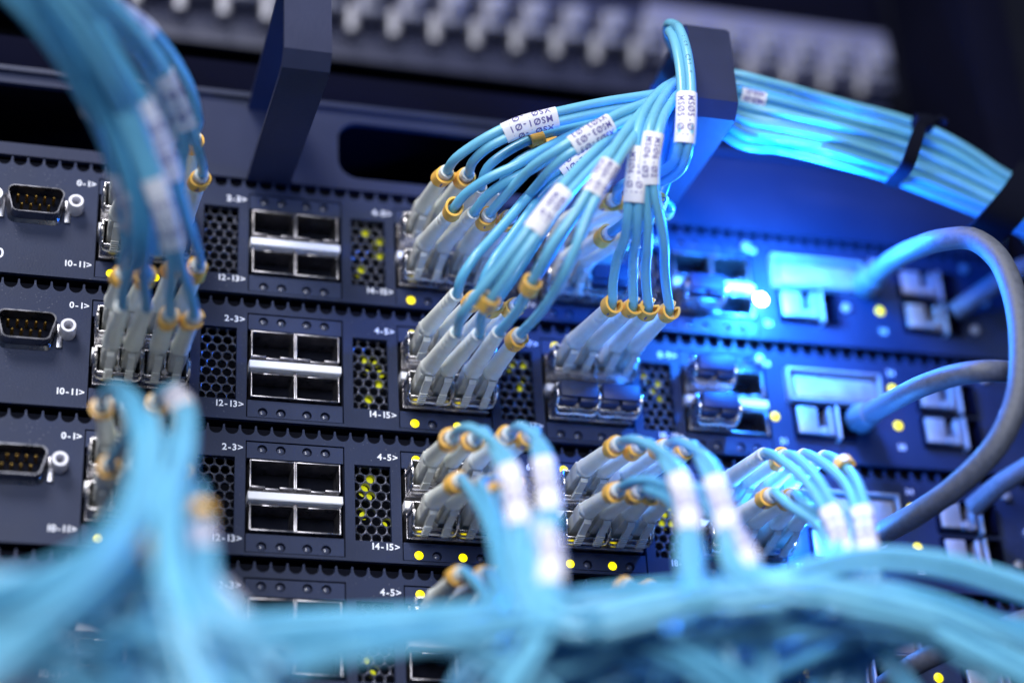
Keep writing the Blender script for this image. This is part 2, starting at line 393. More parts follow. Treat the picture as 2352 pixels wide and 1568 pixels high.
    for t, x, z in (('24', 219, 3.6), ('25', 219, -24.5), ('21', 176, -25.5), ('20', 173, 3.2)):
        g = MB(); put_text(g, t, 1.8, lambda u, v, w: Vector((x+u, -.06, z+v)), bold=.12); bd(g, 'port_number', SILK, sm=False)
    for x, z in ((256, 5), (256, -20), (207, -16), (262, -8), (172, 5)):
        g = MB(); g.sweep([(x, 0, z), (x, -1.2, z), (x, -1.5, z)], [1.6, 1.6, .9], 14); bd(g, 'screw', SHIELD)
    return sw
for r in (1, 2, 3, 4): make_switch(r)

# ------------------------------------------------------------------ rack surroundings
g = MB(); g.box(-400, 500, 160, 165, -400, 420); o = g.build('rack_interior', DARK, smooth=False); o['kind'] = 'structure'
# slotted cable manager with two D rings
cm = thing('cable_manager', 'dark grey slotted cable manager above the top switch with two square rings', 'cable manager', (0, 0, ROW+12))
def slot_plate(mb, x0, x1, z0, z1, y, t, slots):
    plate(mb, x0, x1, z0, z1, y, t, [(a, b, c, d) for a, b, c, d in slots], [])
    for a, b, c, d in slots:          # rounded corners
        R = 7
        for sx, X in ((1, a), (-1, b)):
            for sz, Z in ((1, c), (-1, d)):
                n = 8; C0 = (X+sx*R, Z+sz*R); prev = None
                for k in range(n+1):
                    an = math.pi/2*k/n; P = (C0[0]-sx*R*math.cos(an), C0[1]-sz*R*math.sin(an))
                    if prev:
                        mb.b.faces.new([mb.b.verts.new(q) for q in ((X, y, Z), (prev[0], y, prev[1]), (P[0], y, P[1]))])
                        mb.quad((prev[0], y, prev[1]), (P[0], y, P[1]), (P[0], y+t, P[1]), (prev[0], y+t, prev[1]))
                    prev = P
g = MB(); z0, z1 = ROW+12.6, 90.5
slot_plate(g, -150, 275, z0, z1, .5, 2, [(-118, -24, 61.5, 84.6), (28.5, 99.5, 61.5, 84)])
g.box(-150, 275, -1.2, .4, z1-2.2, z1-.1, .3)
g.build('slotted_panel', RACKM, cm)
for x0 in (-2.0, 127.6):
    g = MB(); w = 14.4; x1 = x0+w; t = 1.8
    prof = [(.5, 56.4), (-64, 51.6), (-69, 51.9), (-73, 56.2), (-73, 83.6), (-70.5, 86.4), (.5, 86.4)]
    inn = [(.5, 58.2), (-63.6, 53.6), (-68, 53.8), (-71.2, 57), (-71.2, 82.8), (-69.8, 84.6), (.5, 84.6)]
    for i in range(len(prof)-1):
        (ya, za), (yb, zb) = prof[i], prof[i+1]; (yc, zc), (yd, zd) = inn[i], inn[i+1]
        g.quad((x0, ya, za), (x1, ya, za), (x1, yb, zb), (x0, yb, zb)); g.quad((x0, yc, zc), (x1, yc, zc), (x1, yd, zd), (x0, yd, zd))
        for X in (x0, x1): g.quad((X, ya, za), (X, yb, zb), (X, yd, zd), (X, yc, zc))
    if x0 < 0:
        for v in g.b.verts: v.co.z = v.co.z
    o = g.build('square_ring', RINGF, cm)
# recessed patch panel, top
YP = 85
pp = thing('patch_panel', 'out of focus grey patch panel with a row of pale jacks along the top', 'patch panel', tuple(at(1100, 60, YP)))
a, b_ = at(330, 75, YP), at(1505, 203, YP); zb = (a.z+b_.z)/2
g = MB(); xl = at(300, 0, YP).x; xr = at(2030, 200, YP).x
ztop = at(1800, 75, YP).z; pj = 17.0
g.box(xl, xr, YP, YP+3, zb-2, ztop, .8); g.box(xl, xr, YP-7, YP-.1, ztop-11, ztop, 2.0)
g.build('panel_body', PATCHM, pp)
g = MB(); xs0 = at(1470, 60, YP).x; g.box(xs0, xr, YP-9, YP-7.2, ztop-13, ztop-.5, .7); g.box(xs0, xr, YP-8.5, YP-7.3, ztop-30, ztop-13.2, .5)
g.build('designation_strip', STRIPM, pp)
x = xl+4; k = 0
while x < xr-6:
    zc = ztop-20
    g = MB(); g.box(x, x+10.5, YP-13, YP-.1, zc-8, zc+9, 1.8); g.box(x+2, x+8.5, YP-18, YP-13.1, zc-4, zc+6, 1.6)
    g.build('jack', JACKM, pp)
    g = MB(); g.box(x-4.6, x-.4, YP-9, YP-.1, zc-14, zc-1, 1.2); g.build('jack_shutter', SHIELD, pp)
    x += pj; k += 1
# dark shelf between manager and patch panel
g = MB(); g.box(-150, 275, 2, 60, 92, 95.5, .5); g.box(-150, 275, 0, 2, 90.8, 103, .5)
tag(g.build('blank_panel', BLACKM, origin=(0, 0, 92)), 'black blank panel strip between the patch panel and the cable manager', 'blank panel')
g = MB(); g.box(-150, 300, YP+10, YP+60, ztop+3, ztop+60, 1)
tag(g.build('rack_shelf', BLACKM, origin=(0, 0, ztop+3)), 'black rack shelf above the blurred patch panel', 'shelf')
g = MB(); g.box(281, 300, 5, 60, -200, 300, 1)
tag(g.build('rack_post', BLACKM, origin=(290, 5, -200)), 'black upright rack post right of the switches', 'rack post')

# ------------------------------------------------------------------ transceivers and patch cords
SLOT = {'UL': (0, 0, 'upper left'), 'UR': (1, 0, 'upper right'), 'LL': (0, 1, 'lower left'), 'LR': (1, 1, 'lower right')}
BLK = ['first', 'second', 'third', 'fourth', 'fifth']
def port(bk, row, slot):
    s_, low, _ = SLOT[slot]
    return Vector(((bk-1)*PB + BW/4 + s_*BW/2, 0, (-4.7 if not low else -18.5) - (row-2)*ROW))
def where(bk, row, slot): return '%s port, %s block of the %s switch' % (SLOT[slot][2], BLK[bk], names[row-1])
_tr = {}
def transceiver(bk, row, slot, empty=False):
    P = port(bk, row, slot); up = slot[0] == 'U'
    key = (up, empty)
    e = thing('optical_transceiver', ('capped' if empty else 'shiny metal') + ' transceiver in the ' + where(bk, row, slot), 'transceiver', tuple(P), 'metal optical transceivers in the switch ports')
    if key in _tr:
        for ch in _tr[key].children:
            c = ch.copy(); col.objects.link(c); c.parent = e
        return e
    _tr[key] = e; sg = 1 if up else -1
    g = MB(); L = 9.5; zz = P.z; x = P.x
    for s_ in (-1, 1): g.box(x+s_*6.6-.25, x+s_*6.6+.25, -L, 6, zz-4.1, zz+4.1, .12)
    g.box(x-6.3, x+6.3, -L, 6, zz+3.8, zz+4.2, .1); g.box(x-6.3, x+6.3, -L+1, 6, zz-4.2, zz-3.8, .1)
    g.box(x-.35, x+.35, -L+1.5, 6, zz-3.7, zz+3.7, .1)
    g.build('shell', NICKEL, e)
    g = MB(); g.box(x-6.3, x-.4, -.5, 6, zz-3.7, zz+3.7); g.box(x+.4, x+6.3, -.5, 6, zz-3.7, zz+3.7)
    if empty:
        g.box(x-6.2, x-.5, -11.5, -.6, zz-3.2, zz+3.6, .3); g.box(x+.5, x+6.2, -11.5, -.6, zz-3.2, zz+3.6, .3); g.box(x-6.1, x+6.1, -12.6, -11.6, zz-2.0, zz+3.6, .3)
    g.build('cap' if empty else 'optical_bore', CAPM if empty else DARK, e)
    g = MB(); zb_ = zz - sg*4.9 if up else zz-5.0
    g.sweep(spline([(x-6.95, -2, zz+2), (x-6.95, -L-1.5, zz+1), (x-6.95, -L-1.8, zz-2), (x-6.5, -6.5, zz-4.9), (x, -6.5, zz-5.1), (x+6.5, -6.5, zz-4.9), (x+6.95, -L-1.8, zz-2), (x+6.95, -L-1.5, zz+1), (x+6.95, -2, zz+2)], 1.5), .5, 8)
    g.sweep([(x, -8.6, zz-2.7), (x, -4, zz-2.7)], 1.1, 12)
    g.build('bail_latch', NICKEL, e)
    return e
def ringclip(center, axis, r, gapdir, width=4.2):
    """C shaped snap clip round a boot or a cable"""
    g = MB(); ax = axis.normalized(); a = gapdir - ax*gapdir.dot(ax); a.normalize(); b = ax.cross(a)
    th = .75; path = []
    o1, o2 = random.uniform(.3, .5), random.uniform(.2, .45); path.append((r*.35, o1+.1)); path.append((r*.62, o2))
    for k in range(25):
        t = .38 + (2*math.pi-.76)*k/24; path.append((r, t))
    path.append((r*.62, 2*math.pi-o2)); path.append((r*.35, 2*math.pi-o1-.15))
    rr_ = [random.uniform(.93, 1.12) for _ in range(4)]; path = [(q*(1+.08*math.sin(2*t+rr_[0]*20)), t) for q, t in path]; ax = (ax + a*random.uniform(-.16, .16) + b*random.uniform(-.16, .16)).normalized()
    P = [center + a*(q*math.cos(t)) + b*(q*math.sin(t)) for q, t in path]
    prof = [(-.5*th, -width/2), (.5*th, -width/2), (.5*th, width/2), (-.5*th, width/2)]
    N = len(P); rings = []
    for i in range(N):
        T = (P[min(i+1, N-1)]-P[max(i-1, 0)]).normalized(); n_ = T.cross(ax).normalized()
        rings.append([g.b.verts.new(P[i] + n_*u + ax*v) for u, v in prof])
    for i in range(N-1):
        for j in range(4): g.b.faces.new((rings[i][j], rings[i][(j+1) % 4], rings[i+1][(j+1) % 4], rings[i+1][j]))
    g.b.faces.new(rings[0]); g.b.faces.new(list(reversed(rings[-1])))
    es = [e for e in g.b.edges if len(e.link_faces) == 2 and e.calc_face_angle(0) > 1.2]
    bmesh.ops.bevel(g.b, geom=es, offset=.14, segments=2, affect='EDGES')
    return g
def clip_digit(parent, clip, c, ax, r, view):
    g = MB(); a = view - ax*view.dot(ax); a.normalize(); b = ax.cross(a)
    put_text(g, clip, 2.2, lambda u, v, w: c + a*((r+.45)*math.cos((u-w/2)/r)) + b*((r+.45)*math.sin((u-w/2)/r)) + ax*(v-1.1), bold=.15)
    g.build('clip_letter', INK, parent, False)
def sub(P, s0, s1):
    L = [0]
    for a, b in zip(P, P[1:]): L.append(L[-1]+(b-a).length)
    return [p for p, l in zip(P, L) if s0 <= l <= s1], L[-1]
def sleeve(root, C, s0, s1, text, hw=3.2, hh=1.8, sidevecs=None, flip=1, lines=3, vo=0.0, th=1.9, side0=None):
    """paper wrap round the two strands, from arc length s0 to s1 along centre line C, with printing wrapped round it"""
    P, tot = sub(C, s0, s1)
    if len(P) < 3: return
    P = spline([P[0]]+P[2:-2:2]+[P[-1]], 1.0)
    N = len(P); T = [(P[min(i+1, N-1)]-P[max(i-1, 0)]).normalized() for i in range(N)]
    SV = []
    for i in range(N):
        v = (CAM-P[i]).normalized(); s_ = T[i].cross(v).normalized(); SV.append((s_, s_.cross(T[i]).normalized()))
    n = 28
    def prof(a):   # stadium-like
        c, s_ = math.cos(a), math.sin(a); return (hw*math.copysign(abs(c)**.75, c), hh*math.copysign(abs(s_)**.85, s_))
    g = MB(); rings = [[g.b.verts.new(P[i] + SV[i][0]*prof(2*math.pi*k/n)[0] + SV[i][1]*prof(2*math.pi*k/n)[1]) for k in range(n)] for i in range(N)]
    for i in range(N-1):
        for k in range(n): g.b.faces.new((rings[i][k], rings[i][(k+1) % n], rings[i+1][(k+1) % n], rings[i+1][k]))
    inner = [[g.b.verts.new(P[i] + SV[i][0]*prof(2*math.pi*k/n)[0]*.94 + SV[i][1]*prof(2*math.pi*k/n)[1]*.9) for k in range(n)] for i in (0, N-1)]
    for k in range(n):
        g.b.faces.new((rings[0][k], rings[0][(k+1) % n], inner[0][(k+1) % n], inner[0][k])); g.b.faces.new((rings[-1][k], rings[-1][(k+1) % n], inner[1][(k+1) % n], inner[1][k]))
    sl = g.build('label_sleeve', SLEEVE, root)
    # perimeter table
    tab = []; per = 0; m_ = 120; last = None
    for k in range(m_+1):
        p = prof(2*math.pi*k/m_)
        if last: per += math.hypot(p[0]-last[0], p[1]-last[1])
        tab.append((per, p)); last = p
    def around(s):
        s = (s + per/4) % per      # s=0 is the side that faces the viewer of the text
        for (l0, p0), (l1, p1) in zip(tab, tab[1:]):
            if l0 <= s <= l1:
                t = (s-l0)/max(1e-6, l1-l0); return (p0[0]*(1-t)+p1[0]*t, p0[1]*(1-t)+p1[1]*t)
        return tab[0][1]
    ln = [0]
    for a, b in zip(P, P[1:]): ln.append(ln[-1]+(b-a).length)
    LEN = ln[-1]
    g = MB(); th *= .86; pitch = min(th*1.02, (LEN-1.5)/max(1, len(text)))
    def mp(u, v, w, off):
        l = LEN/2 + flip*(u-w/2); l = min(max(l, 0), LEN); i = 0
        while i < N-2 and ln[i+1] < l: i += 1
        t = (l-ln[i])/max(1e-6, ln[i+1]-ln[i]); p = P[i].lerp(P[i+1], t); sx = SV[i][0].lerp(SV[i+1][0], t); sy = SV[i][1].lerp(SV[i+1][1], t)
        q = around(flip*(v-.5*th+off)); k_ = 1.0
        r_ = math.hypot(*q); q = (q[0]*(1+.07/r_), q[1]*(1+.07/r_))
        return p + sx*q[0] + sy*q[1]
    lp = th*1.5
    for k in range(lines):
        off = (k-(lines-1)/2)*lp + vo
        put_text(g, text, th, lambda u, v, w: mp(u, v, w, off), pitch=pitch, bold=.12)
    g.build('label_text', INK, sl, False)
    return sl
CORDS = []
def cord(bk, row, slot, way, bootend=None, lab=None, text='MS01-01', clips=('boot', 'boot'), mi=None, desc=None, r=1.5, trans=True, lines=3, flip=-1, vo=0.0, spread=0, Lb=27.2, bend=None, tw=0.0, th=1.9, clipc=('1', '2')):
    """duplex patch cord plugged into a port; way: surveyed (px,py,Y) points of the centre line"""
    if trans: transceiver(bk, row, slot)
    P = port(bk, row, slot); up = slot[0] == 'U'; sg = 1 if up else -1
    d = desc or 'aqua patch cord in the ' + where(bk, row, slot)
    root = thing('fibre_cable', d, 'fibre cable', tuple(P), 'aqua fibre patch cords')
    W = [at(w[0], w[1], w[2] if w[2] > -90 else -90+(w[2]+90)*.6) for w in way]
    B0 = [P + Vector((s_*3.1, -18.3, 0)) for s_ in (-1, 1)]
    if bootend is None: D = Vector((.10, -1, -.06)).normalized()
    else: D = (at(*bootend, -45) - B0[0]); D.normalize()
    mt = AQ[mi if mi is not None else random.choice((0, 0, 1, 1, 2))]
    ends = []
    for k, b0 in enumerate(B0):
        # connector housing with its lever
        g = MB(); x, z = b0.x, b0.z
        g.box(x-2.2, x+2.2, -18.4, 4, z-2.2, z+2.4, .35); g.box(x-2.4, x+2.4, -19.2, -12.5, z-2.4, z+2.8, .5)
        pl = g.build('connector', PLUG, root)
        g = MB(); w_ = 1.12
        L1 = [(-20.0, -2.2), (-19.0, -3.3), (-13.5, -4.2), (-7.5, -5.6)] if not up else [(-19.6, -2.2), (-18.8, -3.2), (-15, -3.8), (-9.5, -4.2)]
        sg = -1
        for (ya, za), (yb, zb_) in zip(L1, L1[1:]):
            g.quad((x-w_, ya, z+za), (x+w_, ya, z+za), (x+w_, yb, z+zb_), (x-w_, yb, z+zb_)); g.quad((x-w_, ya, z+za+.9*sg), (x+w_, ya, z+za+.9*sg), (x+w_, yb, z+zb_+.9*sg), (x-w_, yb, z+zb_+.9*sg))
            for X in (x-w_, x+w_): g.quad((X, ya, z+za), (X, yb, z+zb_), (X, yb, z+zb_+.9*sg), (X, ya, z+za+.9*sg))
        for q in range(5):
            t = q/5; yy = -12.4+t*4.6; zz = z + (L1[2][1] + (L1[3][1]-L1[2][1])*((yy-L1[2][0])/(L1[3][0]-L1[2][0]))); zz -= .9; g.box(x-w_-.12, x+w_+.12, yy-.28, yy+.28, zz-.28, zz+.2, .06)
        g.build('latch_lever', PLUG, pl)
        # strain relief boot
        Dk = (D + Vector((.02 if k else -.0, 0, 0))).normalized()
        pts = []; rad = []
        for q in range(0, 61):
            t = q/60; bnd = (bend or Vector((0, 0, 0)))*(t*t*4)
            pts.append(b0 + Vector((0, -1.2, 0)) + Vector((0, -1, 0))*(min(t, .12)*6) + Dk*(Lb*t) + bnd)
            rr = 2.85 if t < .05 else (2.98 if t < .08 else 2.75 - .55*((t-.08)/.92)**.9)
            if t > .62 and t < .93 and (q % 6) in (0, 1): rr -= .20
            rad.append(rr)
        g = MB(); g.sweep(pts, rad, 22, cap=False)
        fr_ = frames([Vector(p) for p in pts]); a_, b__ = fr_[-1]
        # rolled lip and bore
        tail = (pts[-1]-pts[-3]).normalized()
        g.sweep([pts[-1], pts[-1]+tail*.5, pts[-1]+tail*.55, pts[-1]-tail*1.5], [rad[-1]+.02, rad[-1]-.05, 1.62, 1.55], 22, cap=False)
        bt = g.build('boot', BOOT, root)
        ends.append((pts[-1], tail))
        kind = clips[k] if clips else None
        view = (CAM-pts[-1]).normalized()
        if kind == 'boot':
            c = pts[-9]; cl = ringclip(c, tail, rad[-9]+.55, Vector((random.uniform(.2, 1), random.uniform(-.2, .2), random.uniform(-.3, 1))))
            o = cl.build('boot_clip', CLIP, root); clip_digit(o, clipc[k], c, tail, rad[-9]+.6, view + Vector((0, 0, -.5)))
        elif kind == 'end':
            c = pts[-1]+tail*1.2; cl = ringclip(c, tail, 2.75, Vector((random.uniform(.5, 1), .1, random.uniform(.5, 1))))
            o = cl.build('boot_clip', CLIP, root); clip_digit(o, clipc[k], c, tail, 2.8, view + Vector((0, 0, -.5)))
    # centre line and the two strands
    mid = (ends[0][0]+ends[1][0])/2; tl = ends[0][1]
    C = spline([mid + tl*2] + W, 2.0)
    side = []
    for i, p in enumerate(C):
        T = (C[min(i+1, len(C)-1)]-C[max(i-1, 0)]).normalized(); v = (CAM-p).normalized(); s_ = T.cross(v).normalized()
        side.append((s_, s_.cross(T).normalized()))
    sgn = 1 if (ends[0][0]-ends[1][0]).dot(side[0][0]) > 0 else -1
    L = [0]
    for a, b in zip(C, C[1:]): L.append(L[-1]+(b-a).length)
    ls = lab[0] if lab else 30
    fr0 = max(1.0, ls-4)
    for k, (pe, te) in enumerate(ends):
        s_ = (1 if k == 0 else -1)*sgn; pts = [pe-te*2, pe, pe+te*1.5]
        first = True
        for i, p in enumerate(C):
            if L[i] < 5: continue
            w = min(1, L[i]/fr0); w = w*w*(3-2*w)
            ang = tw*L[i]/100
            off = (side[i][0]*math.cos(ang)+side[i][1]*math.sin(ang))*(s_*(1.45+spread*math.sin(min(1, L[i]/max(1, fr0))*math.pi)))
            nat = pe-mid    # separation at the boots, relaxing to the zip pair
            pts.append(p + nat*(1-w) + off*w)
        g = MB(); sp_ = [pts[0], pts[1], pts[2]] + pts[3::4] + ([pts[-1]] if (len(pts)-3) % 4 != 1 else [])
        g.sweep(spline(sp_, 2.0), r, 16); g.build('cable', mt, root)
        if clips and clips[k] == 'cable':
            j = next(i for i, l in enumerate(L) if l > min(fr0*.5, 22)); q = pts[min(len(pts)-1, j)]; t_ = (pts[min(len(pts)-1, j+2)]-pts[j-1]).normalized()
            o = ringclip(q, t_, 2.6, Vector((.7, .4, .6)), 4.6).build('cable_clip', CLIP, root); clip_digit(o, clipc[k], q, t_, 2.65, (CAM-q).normalized() + Vector((.3, 0, -.6)))
        if text == 'MSØ5-Ø1' and k == 1:
            Pp, _ = sub(pts, 70, 100); Pp = spline(Pp[::3], 1); g = MB()
            ln = [0]
            for a, b in zip(Pp, Pp[1:]): ln.append(ln[-1]+(b-a).length)
            def mp(u, v, w):
                l = min(max(ln[-1]-u-1, 0), ln[-1]-.01); i = max(j for j, q in enumerate(ln[:-1]) if q <= l)
                p = Pp[i].lerp(Pp[i+1], (l-ln[i])/max(1e-6, ln[i+1]-ln[i])); T = (Pp[i+1]-Pp[i]).normalized(); vw = (CAM-p).normalized(); sx = T.cross(vw).normalized(); sy = sx.cross(T)
                a = (v-.7)/r; return p + (sy*math.cos(a) - sx*math.sin(a))*(r+.03)
            put_text(g, 'Optical Cable', 1.4, mp, pitch=1.6); g.build('jacket_print', INKB, root, False)
    if lab: sleeve(root, C, lab[0], lab[1], text, flip=flip, lines=lines, vo=vo, th=th)
    CORDS.append(root); return root, C

def dist_to(way0, P0, px):     # helper for finding label positions along a cord
    pass
# -- cords that pass through the right hand ring: tails fan into the bundle on the right
tails = []
def ring_tail(k, n=14):
    """through the ring behind its front plate, then right; k orders the cords from top to bottom"""
    t = k/(n-1); lay = (k % 3)
    y1, y2, y3 = 172+150*t, 296+118*t, 412+90*t
    yy = [-62, -50, -38][lay]; rr = random.Random(k*7+3); J = lambda a: rr.uniform(-a, a)
    return [(1600-10*t, 176+70*t, yy), (1700, y1+14+J(5), yy+4), (1800, y1+(y2-y1)*.28+2+J(7), yy+6+J(5)), (1920, y1+(y2-y1)*.58-2+J(9), yy+8+J(5)), (2095-40*t, y2+J(4), yy+14), (2200-40*t, (y2+y3)/2-6+J(6), yy+17), (2300-40*t, y3-8+J(6), yy+20), (2440, y3+70, yy+24)]

# second switch, third block (cords rise to the ring)
cord(2, 2, 'LL', [(1090, 712, -66), (1165, 612, -80), (1232, 520, -86), (1312, 420, -84), (1420, 312, -80), (1500, 245, -74)] + ring_tail(7), (1043, 772), lab=(45, 67), text='MSØ4-Ø1', clips=(None, 'cable'), mi=0, flip=-1, spread=0, lines=2)
cord(2, 2, 'LR', [(1215, 715, -62), (1285, 588, -84), (1352, 462, -92), (1408, 366, -92), (1460, 290, -84), (1520, 230, -76)] + ring_tail(5), (1140, 772), lab=(55, 71), text='MSØ4-Ø3', clips=('cable', 'boot'), mi=0, spread=2.6, clipc=('2', '3'))
cord(2, 2, 'UL', [(1090, 628, -56), (1165, 530, -58), (1250, 430, -60), (1330, 372, -64), (1440, 300, -66), (1520, 250, -66)] + ring_tail(8), (1043, 684), lab=(52, 68), text='MSØ2-Ø1', clips=(None, 'boot'), mi=1)
cord(2, 2, 'UR', [(1205, 640, -56), (1280, 520, -60), (1345, 430, -62), (1420, 340, -60), (1500, 262, -60)] + ring_tail(10), (1135, 702), lab=(74, 88), text='MSØ2-Ø3', clips=('boot', 'boot'), mi=2, spread=1)
# top switch, third block
def near(C, P):
    L = 0; best = (1e9, 0)
    for a, b in zip(C, C[1:]):
        L += (b-a).length; best = min(best, ((b-P).length, L))
    return best[1]
cord(2, 1, 'UL', [(1080, 352, -60), (1130, 322, -64), (1190, 293, -68), (1310, 262, -72), (1420, 240, -72), (1510, 226, -70)] + ring_tail(1), (1022, 402), lab=(23, 42), text='MSØ1-Ø1', clips=('boot', 'boot'), mi=0, lines=3, th=2.2)
R_ = cord(2, 1, 'LL', [(1110, 432, -58), (1190, 392, -64), (1270, 345, -66), (1345, 308, -66), (1420, 270, -66), (1510, 236, -68)] + ring_tail(3), (1034, 492), lab=(60, 74), text='MSØ3-Ø1', clips=('end', None), mi=1, spread=0)
l_ = near(R_[1], at(1725, 226, -58)); sleeve(R_[0], R_[1], l_-6, l_+5, 'MSØ3-Ø1', lines=3, flip=-1)
cord(2, 1, 'UR', [(1152, 376, -56), (1205, 345, -58), (1262, 322, -60), (1345, 305, -58), (1440, 272, -60), (1515, 240, -66)] + ring_tail(2), (1100, 436), lab=(62, 76), text='MSØ1-Ø3', clips=('cable', 'cable'), mi=1, spread=2)
cord(2, 1, 'LR', [(1195, 440, -60), (1262, 372, -76), (1340, 320, -82), (1425, 272, -82), (1500, 242, -78)] + ring_tail(4), (1120, 500), lab=(36, 53), text='MSØ3-Ø3', clips=('boot', 'boot'), mi=0, spread=1, th=2.1)
# second switch, fourth block
cord(3, 2, 'UL', [(1432, 620, -58), (1450, 540, -72), (1455, 465, -82), (1470, 330, -86), (1490, 260, -84), (1540, 205, -78)] + ring_tail(6), (1396, 712), lab=(37, 57), text='MSØ6-Ø1', clips=('end', 'end'), mi=0, vo=-.2, spread=0, th=2.1, lines=2)
cord(3, 2, 'UR', [(1505, 640, -58), (1506, 540, -74), (1490, 408, -86), (1504, 295, -90), (1530, 235, -84), (1560, 200, -78)] + ring_tail(9), (1480, 722), lab=(43, 61), text='MSØ6-Ø2', clips=('end', 'end'), mi=0, vo=.3, spread=.8, th=2.0, lines=2)
# top switch, fourth block: behind, swinging up over the ring front
cord(3, 1, 'UL', [(1445, 428, -58), (1530, 402, -72), (1566, 360, -86), (1572, 330, -90), (1576, 190, -92), (1562, 100, -88), (1546, 66, -80), (1546, 80, -64), (1580, 150, -54)] + ring_tail(0)[1:], (1415, 462), lab=(45, 65), text='MSØ5-Ø1', clips=('boot', 'boot'), mi=0, lines=2, flip=-1, th=2.3)
cord(3, 1, 'LL', [(1470, 500, -56), (1515, 430, -60), (1535, 350, -60), (1550, 290, -60), (1575, 240, -58)] + ring_tail(11), (1400, 540), clips=('boot', 'cable'), mi=2)
cord(3, 1, 'UR', [(1500, 450, -52), (1530, 380, -56), (1550, 320, -56), (1580, 250, -52)] + ring_tail(12), (1490, 480), clips=('boot', 'boot'), mi=2)
for s_ in ('LR',): transceiver(3, 1, s_, True)
for s_ in ('LL', 'LR'): transceiver(3, 2, s_, True)
for s_ in ('UL', 'LL'): transceiver(4, 2, s_, True)
transceiver(4, 1, 'LL', True)

# third switch: cords arch over and drop in front
def low(*p): return [q for q in p]
D3 = 'M'
cord(2, 3, 'UL', [(1092, 985, -62), (1140, 1030, -76), (1172, 1090, -92), (1192, 1200, -112), (1195, 1300, -128), (1225, 1400, -146), (1330, 1440, -160), (1560, 1395, -170)], (1036, 1010), lab=(48, 80), text='MSØ7-Ø1', mi=0)
cord(2, 3, 'UR', [(1215, 985, -64), (1240, 1030, -78), (1252, 1090, -96), (1262, 1200, -116), (1240, 1300, -130), (1270, 1390, -146), (1400, 1405, -160), (1650, 1375, -166)], (1166, 1002), lab=(46, 78), text='MSØ7-Ø3', mi=0)
cord(2, 3, 'LL', [(1092, 1120, -66), (1130, 1190, -86), (1155, 1290, -106), (1160, 1400, -128), (1060, 1440, -150), (850, 1470, -165)], (1054, 1108), mi=1, clips=('boot', None))
cord(2, 3, 'LR', [(1170, 1140, -70), (1215, 1200, -100), (1262, 1250, -128), (1262, 1370, -142), (1240, 1460, -156), (1150, 1600, -170)], (1130, 1108), lab=(66, 96), text='MSØ7-Ø5', mi=0, clips=('cable', 'boot'))
cord(3, 3, 'UL', [(1478, 1015, -64), (1530, 1055, -80), (1565, 1115, -98), (1582, 1200, -116), (1580, 1300, -132), (1620, 1380, -150), (1800, 1370, -160)], (1416, 1025), lab=(52, 82), text='MSØ8-Ø1', mi=0)
cord(3, 3, 'UR', [(1580, 1020, -66), (1622, 1065, -82), (1650, 1130, -100), (1672, 1210, -116), (1685, 1300, -130), (1760, 1350, -146), (2000, 1380, -156)], (1526, 1030), lab=(52, 82), text='MSØ8-Ø3', mi=0)
cord(3, 3, 'LL', [(1480, 1112, -66), (1545, 1140, -84), (1580, 1210, -108), (1590, 1310, -132), (1560, 1390, -150), (1350, 1430, -165)], (1416, 1130), mi=1)
cord(3, 3, 'LR', [(1560, 1112, -68), (1620, 1140, -88), (1668, 1210, -112), (1705, 1260, -126), (1740, 1330, -138), (1850, 1360, -150), (2150, 1430, -160)], (1495, 1135), lab=(64, 88), text='MSØ8-Ø5', mi=0)
cord(4, 3, 'UL', [(1810, 1052, -62), (1862, 1100, -72), (1905, 1170, -82), (1930, 1240, -90), (1938, 1330, -96), (1925, 1430, -100), (1905, 1580, -96)], (1748, 1050), lab=(47, 70), text='MSØ9-Ø1', mi=0, clips=(None, 'boot'))
cord(4, 3, 'UR', [(1905, 1058, -62), (1950, 1100, -72), (1978, 1170, -82), (1990, 1240, -90), (2002, 1330, -96), (1985, 1430, -98), (1950, 1580, -92)], (1840, 1052), lab=(47, 72), text='MSØ9-Ø3', mi=0, clips=(None, 'cable'))
cord(4, 3, 'LL', [(1828, 1156, -62), (1885, 1196, -76), (1915, 1260, -92), (1930, 1340, -110), (2050, 1410, -126), (2300, 1560, -140)], (1768, 1142), mi=0)
cord(4, 3, 'LR', [(1905, 1165, -62), (1940, 1210, -76), (1950, 1290, -92), (1960, 1380, -104), (2020, 1480, -118), (2100, 1600, -120)], (1832, 1145), mi=1)
# bottom switch
cord(2, 4, 'UL', [(1105, 1325, -60), (1140, 1390, -76), (1160, 1480, -96), (1130, 1600, -110)], (1056, 1322), mi=1)
cord(2, 4, 'UR', [(1180, 1330, -66), (1215, 1390, -84), (1230, 1480, -100), (1240, 1600, -110)], (1140, 1325), mi=2)
cord(3, 4, 'UL', [(1500, 1355, -64), (1530, 1420, -86), (1540, 1500, -104), (1500, 1620, -115)], (1440, 1350), mi=2)
cord(4, 4, 'UL', [(1850, 1490, -64), (1880, 1550, -78), (1880, 1640, -90)], (1795, 1475), mi=1)
cord(4, 4, 'UR', [(1905, 1490, -64), (1950, 1560, -78), (1960, 1640, -90)], (1850, 1480), mi=2)

